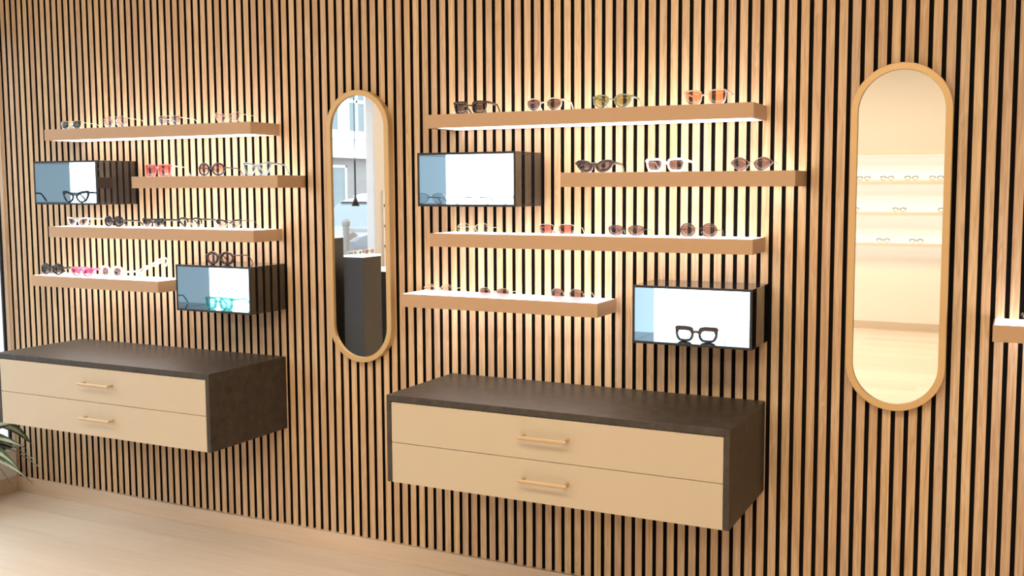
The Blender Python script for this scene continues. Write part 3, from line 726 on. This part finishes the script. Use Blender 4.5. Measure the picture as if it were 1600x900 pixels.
t = thing('pendant_lamp', 'small black cone pendant lamp on a thin cord, reflected in the left mirror', 'lamp', (.094, -2.748, 0))
bm = bmesh.new(); lathe(bm, [(.0285, 1.388), (.027, 1.388), (.012, 1.43), (.006, 1.45), (.006, 1.452), (.0135, 1.432), (.0295, 1.388)], n=24)
bmesh.ops.remove_doubles(bm, verts=bm.verts, dist=1e-6); finish('lamp_shade', bm, M['lamp_black'], t, smooth=True)
bm = bmesh.new(); lathe(bm, [(.006, 1.449), (.006, 1.715), (.0022, 1.722), (.0022, ZC)], n=10); finish('stem', bm, M['lamp_black'], t)
bm = bmesh.new(); lathe(bm, [(.04, ZC - .02), (.045, ZC)], n=20); finish('ceiling_rose', bm, M['lamp_black'], t)

# small rail with dark knobs on the pillar
bm = bmesh.new(); box(bm, X0, X0 + .015, -3.36, -3.33, .9, 1.50, bevel=.002)
for z in (1.38, 1.22, 1.06): 
    r = bmesh.ops.create_uvsphere(bm, u_segments=10, v_segments=8, radius=.012)
    for v in r['verts']: v.co += Vector((X0 + .02, -3.345, z))
    for f in set(f for v in r['verts'] for f in v.link_faces): f.material_index = 1
o = finish('trim_3', bm, [M['white_wall'], M['lamp_black']]); o['kind'] = 'structure'

M['asphalt'] = principled('asphalt', (.20, .20, .21), .9, var=.12, scale=6)
M['pave'] = principled('pavement_slabs', (.42, .41, .40), .9, var=.06, scale=3)
M['facade'] = principled('white_facade_render', (.82, .83, .84), .85, var=.02, scale=1)
M['shopfront'] = principled('grey_shopfront', (.26, .24, .23), .7, var=.06, scale=1)
M['ext_glass'] = principled('dark_window_pane', (.16, .21, .22), .1, var=.1, scale=1)
M['win_white'] = principled('white_window_frame', (.85, .86, .87), .5, var=.01)
M['car_white'] = principled('silver_white_car_paint', (.74, .77, .80), .25, var=.02, scale=1, coat=.5)
M['car_dark'] = principled('dark_grey_car_paint', (.10, .10, .11), .3, var=.05, scale=1, coat=.5)
M['car_glass'] = principled('car_glass', (.12, .16, .18), .08, var=.05)
M['tyre'] = principled('tyre_rubber', (.02, .02, .02), .8, var=.1)
M['rim_metal'] = principled('wheel_rim_metal', (.55, .55, .58), .35, metal=.6, var=.05)
M['post_grey'] = principled('grey_street_post', (.24, .23, .22), .6, var=.05)
bm = bmesh.new(); box(bm, -3.2, X0 - .2, -45, 30, -.25, -.05); struct('pavement', bm, M['pave'])
bm = bmesh.new(); box(bm, -14.6, -3.2, -45, 30, -.35, -.15); struct('road', bm, M['asphalt'])
bm = bmesh.new(); box(bm, -17, -14.6, -45, 30, -.25, -.05); struct('pavement', bm, M['pave'])
b = thing('building', 'white building across the street with grey shopfront, reflected in the left mirror', 'building', (-17, -8, 0))
def bpart(nm, m, boxes, parent=b):
    bm = bmesh.new()
    for q in boxes: box(bm, *q)
    return finish(nm, bm, M[m], parent)
bpart('facade_wall', 'facade', [(-4, 0, -36, 34, 2.62, 11)])
bpart('shopfront', 'shopfront', [(-4, -.25, -36, 10, -.1, 2.62)])
bpart('ground_floor_wall', 'facade', [(-4, -.02, 10, 34, -.1, 2.62)])
bpart('cornice', 'facade', [(0, .22, -36, 34, 3.22, 3.34)])
bpart('fascia', 'win_white', [(-.25, .10, -36, 34, 2.56, 2.80)])
for k in range(30):
    yc_ = -26.55 + 8 + 1.55 * (k - 6)
    for z0, z1 in ((3.5, 5.1),):
        w = bpart('window', 'win_white', [(.0, .05, yc_ - .52, yc_ + .52, z0 - .06, z0), (.0, .05, yc_ - .52, yc_ + .52, z1, z1 + .06), (.0, .05, yc_ - .52, yc_ - .46, z0, z1), (.0, .05, yc_ + .46, yc_ + .52, z0, z1),
                                 (.0, .045, yc_ - .05, yc_ + .05, z0, z1), (.0, .045, yc_ - .46, yc_ + .46, z0 + 1.0, z0 + 1.1)])
        bpart('pane', 'ext_glass', [(-.02, .012, yc_ - .47, yc_ + .47, z0, z1)], w)
for k in range(11):
    yc_ = -25.2 + 8 + 3.1 * (k - 3)
    w = bpart('shop_window', 'win_white', [(-.25, -.18, yc_ - 1.0, yc_ - .92, .5, 2.3), (-.25, -.18, yc_ + .5, yc_ + .58, .5, 2.3), (-.25, -.18, yc_ - 1.0, yc_ + .58, 2.22, 2.3), (-.25, -.18, yc_ - 1.0, yc_ + .58, .42, .5)])
    bpart('pane', 'ext_glass', [(-.27, -.22, yc_ - .95, yc_ + .53, .48, 2.24)], w)

def car(loc, rz, paint, lab):
    t = thing('car', lab, 'car', loc, (0, 0, rz), 'cars parked in the street')
    hw = .86
    def loft(prof, m, nm, parent=t, tum=0.0, zt=0):
        bm = bmesh.new(); L = {}
        for s, k in ((-1, 1.0), (-1, .0), (1, .0), (1, 1.0)): pass
        rows = []
        for x, ins in ((-hw, 1), (-hw + .07, 0), (hw - .07, 0), (hw, 1)):
            row = []
            for y, z in prof:
                sx = 1 if x > 0 else -1
                xx = x - sx * tum * max(0, z - zt)
                cy, cz = sum(p[0] for p in prof) / len(prof), sum(p[1] for p in prof) / len(prof)
                k = .965 if ins else 1
                row.append(bm.verts.new((xx, cy + (y - cy) * k, cz + (z - cz) * k)))
            rows.append(row)
        n = len(prof)
        for a in range(3):
            for k in range(n): bm.faces.new((rows[a][k], rows[a][(k + 1) % n], rows[a + 1][(k + 1) % n], rows[a + 1][k]))
        bm.faces.new(rows[0][::-1]); bm.faces.new(rows[3]); bmesh.ops.recalc_face_normals(bm, faces=bm.faces)
        return finish(nm, bm, M[m], parent)
    # y = 0 is the nose, car runs towards -y
    body = [(0, .35), (.02, .55), (-.06, .74), (-.25, .82), (-1.15, .98), (-3.7, 1.02), (-4.1, .95), (-4.2, .6), (-4.15, .35), (-3.75, .28), (-.4, .26)]
    loft(body, paint, 'body')
    cab = [(-1.05, .96), (-1.85, 1.40), (-2.3, 1.46), (-3.2, 1.42), (-3.95, 1.0)]
    loft(cab, 'car_glass', 'windows', tum=.28, zt=.96)
    roof = [(-1.78, 1.40), (-2.3, 1.485), (-3.2, 1.45), (-3.45, 1.36), (-3.2, 1.40), (-2.3, 1.44)]
    loft(roof, paint, 'roof', tum=.28, zt=.96)
    for s in (-1, 1):
        bm = bmesh.new(); box(bm, s * .62 - .14, s * .62 + .14, -.10, .012, .60, .72, bevel=.02); finish('headlight', bm, M['rim_metal'], t)
        bm = bmesh.new(); box(bm, s * .93 - .08, s * .93 + .08, -1.55, -1.40, 1.0, 1.12, bevel=.02); finish('side_mirror', bm, M[paint], t)
        for yy in (-.85, -3.35):
            bm = bmesh.new(); prof = [(.0, -.01), (.20, -.01), (.24, .0), (.31, .0), (.325, .03), (.325, .17), (.31, .2), (.0, .2)]
            lathe(bm, prof[1:-1], n=24)
            for v in bm.verts: v.co = Vector((s * (.90 - v.co.z), yy + v.co.x, .325 + v.co.y - .0))
            w = finish('wheel', bm, M['tyre'], t)
            bm = bmesh.new(); lathe(bm, [(.02, .012), (.20, .012), (.22, -.004)], n=24)
            for v in bm.verts: v.co = Vector((s * (.905 - v.co.z), yy + v.co.x, .325 + v.co.y))
            finish('wheel_rim', bm, M['rim_metal'], w)
    bm = bmesh.new(); box(bm, -.55, .55, -.05, .022, .36, .52, bevel=.02); finish('grille', bm, M['tyre'], t)
car((-13.0, -19.9, -.15), 0.0, 'car_white', 'silver white car facing the shop, reflected in the left mirror')
car((-6.75, -10.9, -.15), 0.0, 'car_dark', 'dark grey car nearer the shop, low at the left of the left mirror')
t = thing('street_post', 'grey street post with a pointed arm, reflected in the left mirror', 'post', (-1.6, -4.93, -.05))
bm = bmesh.new(); lathe(bm, [(.034, 0), (.034, 1.19), (.042, 1.20), (.042, 1.235), (.02, 1.26)], n=16); finish('pole', bm, M['post_grey'], t)
bm = bmesh.new(); sweep(bm, [(.0, -.02, 1.06), (.0, -.12, 1.10), (.0, -.19, 1.09)], .012, .035, n=8, taper=[1, 1, .2]); finish('arm', bm, M['post_grey'], t)

# ------------------------------------------------------------------ plant in the corner
def leaf_mat():
    m, nt, o = mat('variegated_leaf'); b = N(nt, 'ShaderNodeBsdfPrincipled'); L = nt.links.new
    uv = N(nt, 'ShaderNodeUVMap'); sp = N(nt, 'ShaderNodeSeparateXYZ'); L(uv.outputs[0], sp.inputs[0])
    a = N(nt, 'ShaderNodeMath', operation='SUBTRACT'); a.inputs[1].default_value = .5; L(sp.outputs['X'], a.inputs[0])
    ab = N(nt, 'ShaderNodeMath', operation='ABSOLUTE'); L(a.outputs[0], ab.inputs[0])
    tc = N(nt, 'ShaderNodeTexCoord'); nz = N(nt, 'ShaderNodeTexNoise'); nz.inputs['Scale'].default_value = 25; L(tc.outputs['Object'], nz.inputs['Vector'])
    s = N(nt, 'ShaderNodeMath', operation='MULTIPLY_ADD'); s.inputs[1].default_value = .35; L(nz.outputs['Fac'], s.inputs[0]); L(ab.outputs[0], s.inputs[2])
    cr = N(nt, 'ShaderNodeValToRGB'); e = cr.color_ramp.elements
    e[0].position = .30; e[0].color = (.48, .54, .46, 1); e[1].position = .44; e[1].color = (.045, .085, .035, 1)
    L(s.outputs[0], cr.inputs[0]); L(cr.outputs[0], b.inputs['Base Color']); b.inputs['Roughness'].default_value = .3
    L(b.outputs[0], o.inputs[0]); return m
M['leaf'] = leaf_mat()
M['pot'] = principled('grey_planter', (.35, .34, .33), .6, var=.05)
M['soil'] = principled('potting_soil', (.03, .02, .014), .95, var=.4, scale=120)
M['bark'] = principled('plant_stem', (.16, .13, .07), .7, var=.2, scale=60)
PX, PY = .03, -.36
t = thing('potted_plant', 'leafy plant with long green and white leaves in the left corner below the cabinet', 'plant', (PX, PY, 0))
bm = bmesh.new(); lathe(bm, [(.075, 0), (.085, .01), (.10, .17), (.10, .18), (.092, .18), (.09, .15)], n=28); finish('planter', bm, M['pot'], t, smooth=False)
bm = bmesh.new(); lathe(bm, [(.0905, .148), (.04, .156), (.001, .158)], n=28); finish('soil', bm, M['soil'], t)
bm = bmesh.new(); sweep(bm, [(0, 0, .15), (.004, .0, .25), (.0, .004, .36)], .011, .011, n=10, taper=[1, .9, .7]); finish('stem', bm, M['bark'], t, smooth=True)
bm = bmesh.new(); uvl = bm.loops.layers.uv.new('UVMap')
def leaf(p0, p1, p2, w, roll=0.0, n=12):
    p0, p1, p2 = map(Vector, (p0, p1, p2)); rows = []
    for k in range(n + 1):
        s = k / n; p = p0 * (1 - s) ** 2 + p1 * 2 * s * (1 - s) + p2 * s * s
        tg = ((p1 - p0) * (1 - s) + (p2 - p1) * s).normalized()
        sd = tg.cross(Vector((0, 0, 1))).normalized(); up = sd.cross(tg)
        sd = (sd * math.cos(roll) + up * math.sin(roll)).normalized(); up = sd.cross(tg)
        ww = w * (math.sin(PI * min(1, s * .97 + .03) ** .75) ** .8 + .03) if s < 1 else .0008
        top = [bm.verts.new(p + sd * ww * q + up * (abs(q) * ww * .35 + .002 * math.sin(9 * s + 3 * q))) for q in (-1, -.5, 0, .5, 1)]
        bot = [bm.verts.new(v.co - up * .0009) for v in top]
        rows.append((s, top, bot))
    for a in range(n):
        for side, flip in ((1, 0), (2, 1)):
            A, B = rows[a][side], rows[a + 1][side]
            for q in range(4):
                vs = (A[q], A[q + 1], B[q + 1], B[q])
                f = bm.faces.new(vs if not flip else vs[::-1]); f.smooth = True
                us = {A[q]: (q / 4, rows[a][0]), A[q + 1]: ((q + 1) / 4, rows[a][0]), B[q + 1]: ((q + 1) / 4, rows[a + 1][0]), B[q]: (q / 4, rows[a + 1][0])}
                for lp in f.loops: lp[uvl].uv = us[lp.vert]
def LF(tx, ty, tz, w, zm=None, roll=0.0, zb=.30):
    # leaf from the stem to world point (tx,ty,tz)
    tip = Vector((tx - PX, ty - PY, tz)); b0 = Vector((0, 0, zb))
    mid = Vector((tip.x * .5, tip.y * .5, zm if zm is not None else max(zb, tz) + .10))
    leaf(b0, mid, tip, w * 2.2, roll)
for a in [(.490, -.36, .362, .015, .41, 1.0, .36), (.455, -.37, .250, .023, .38, 1.15, .30), (.515, -.36, .205, .017, .33, 1.0, .26),
          (.545, -.34, .275, .006, .40, .4, .31), (.37, -.36, .185, .013, .34, .8, .25), (.395, -.34, .468, .015, .44, 1.1, .36), (.34, -.42, .430, .014, .46, 1.0, .35),
          (.50, -.33, .300, .006, .42, .4, .33), (.30, -.20, .42, .012, .48, .6, .34), (.33, -.46, .33, .014, .40, 1.0, .30)]:
    LF(*a)
rnd = random.Random(3)
for k in range(16):
    a = math.radians(70 + 15 * k + rnd.uniform(-8, 8)); r = rnd.uniform(.24, .34)
    tx, ty = PX + r * math.cos(a), PY + r * math.sin(a)
    if tx < X0 + .03: tx = X0 + .03
    if ty > -.03: ty = -.03
    LF(tx, ty, rnd.uniform(.2, .46), rnd.uniform(.016, .022), .5, rnd.uniform(.2, .8), rnd.uniform(.26, .36))
o = finish('foliage', bm, M['leaf'], t)
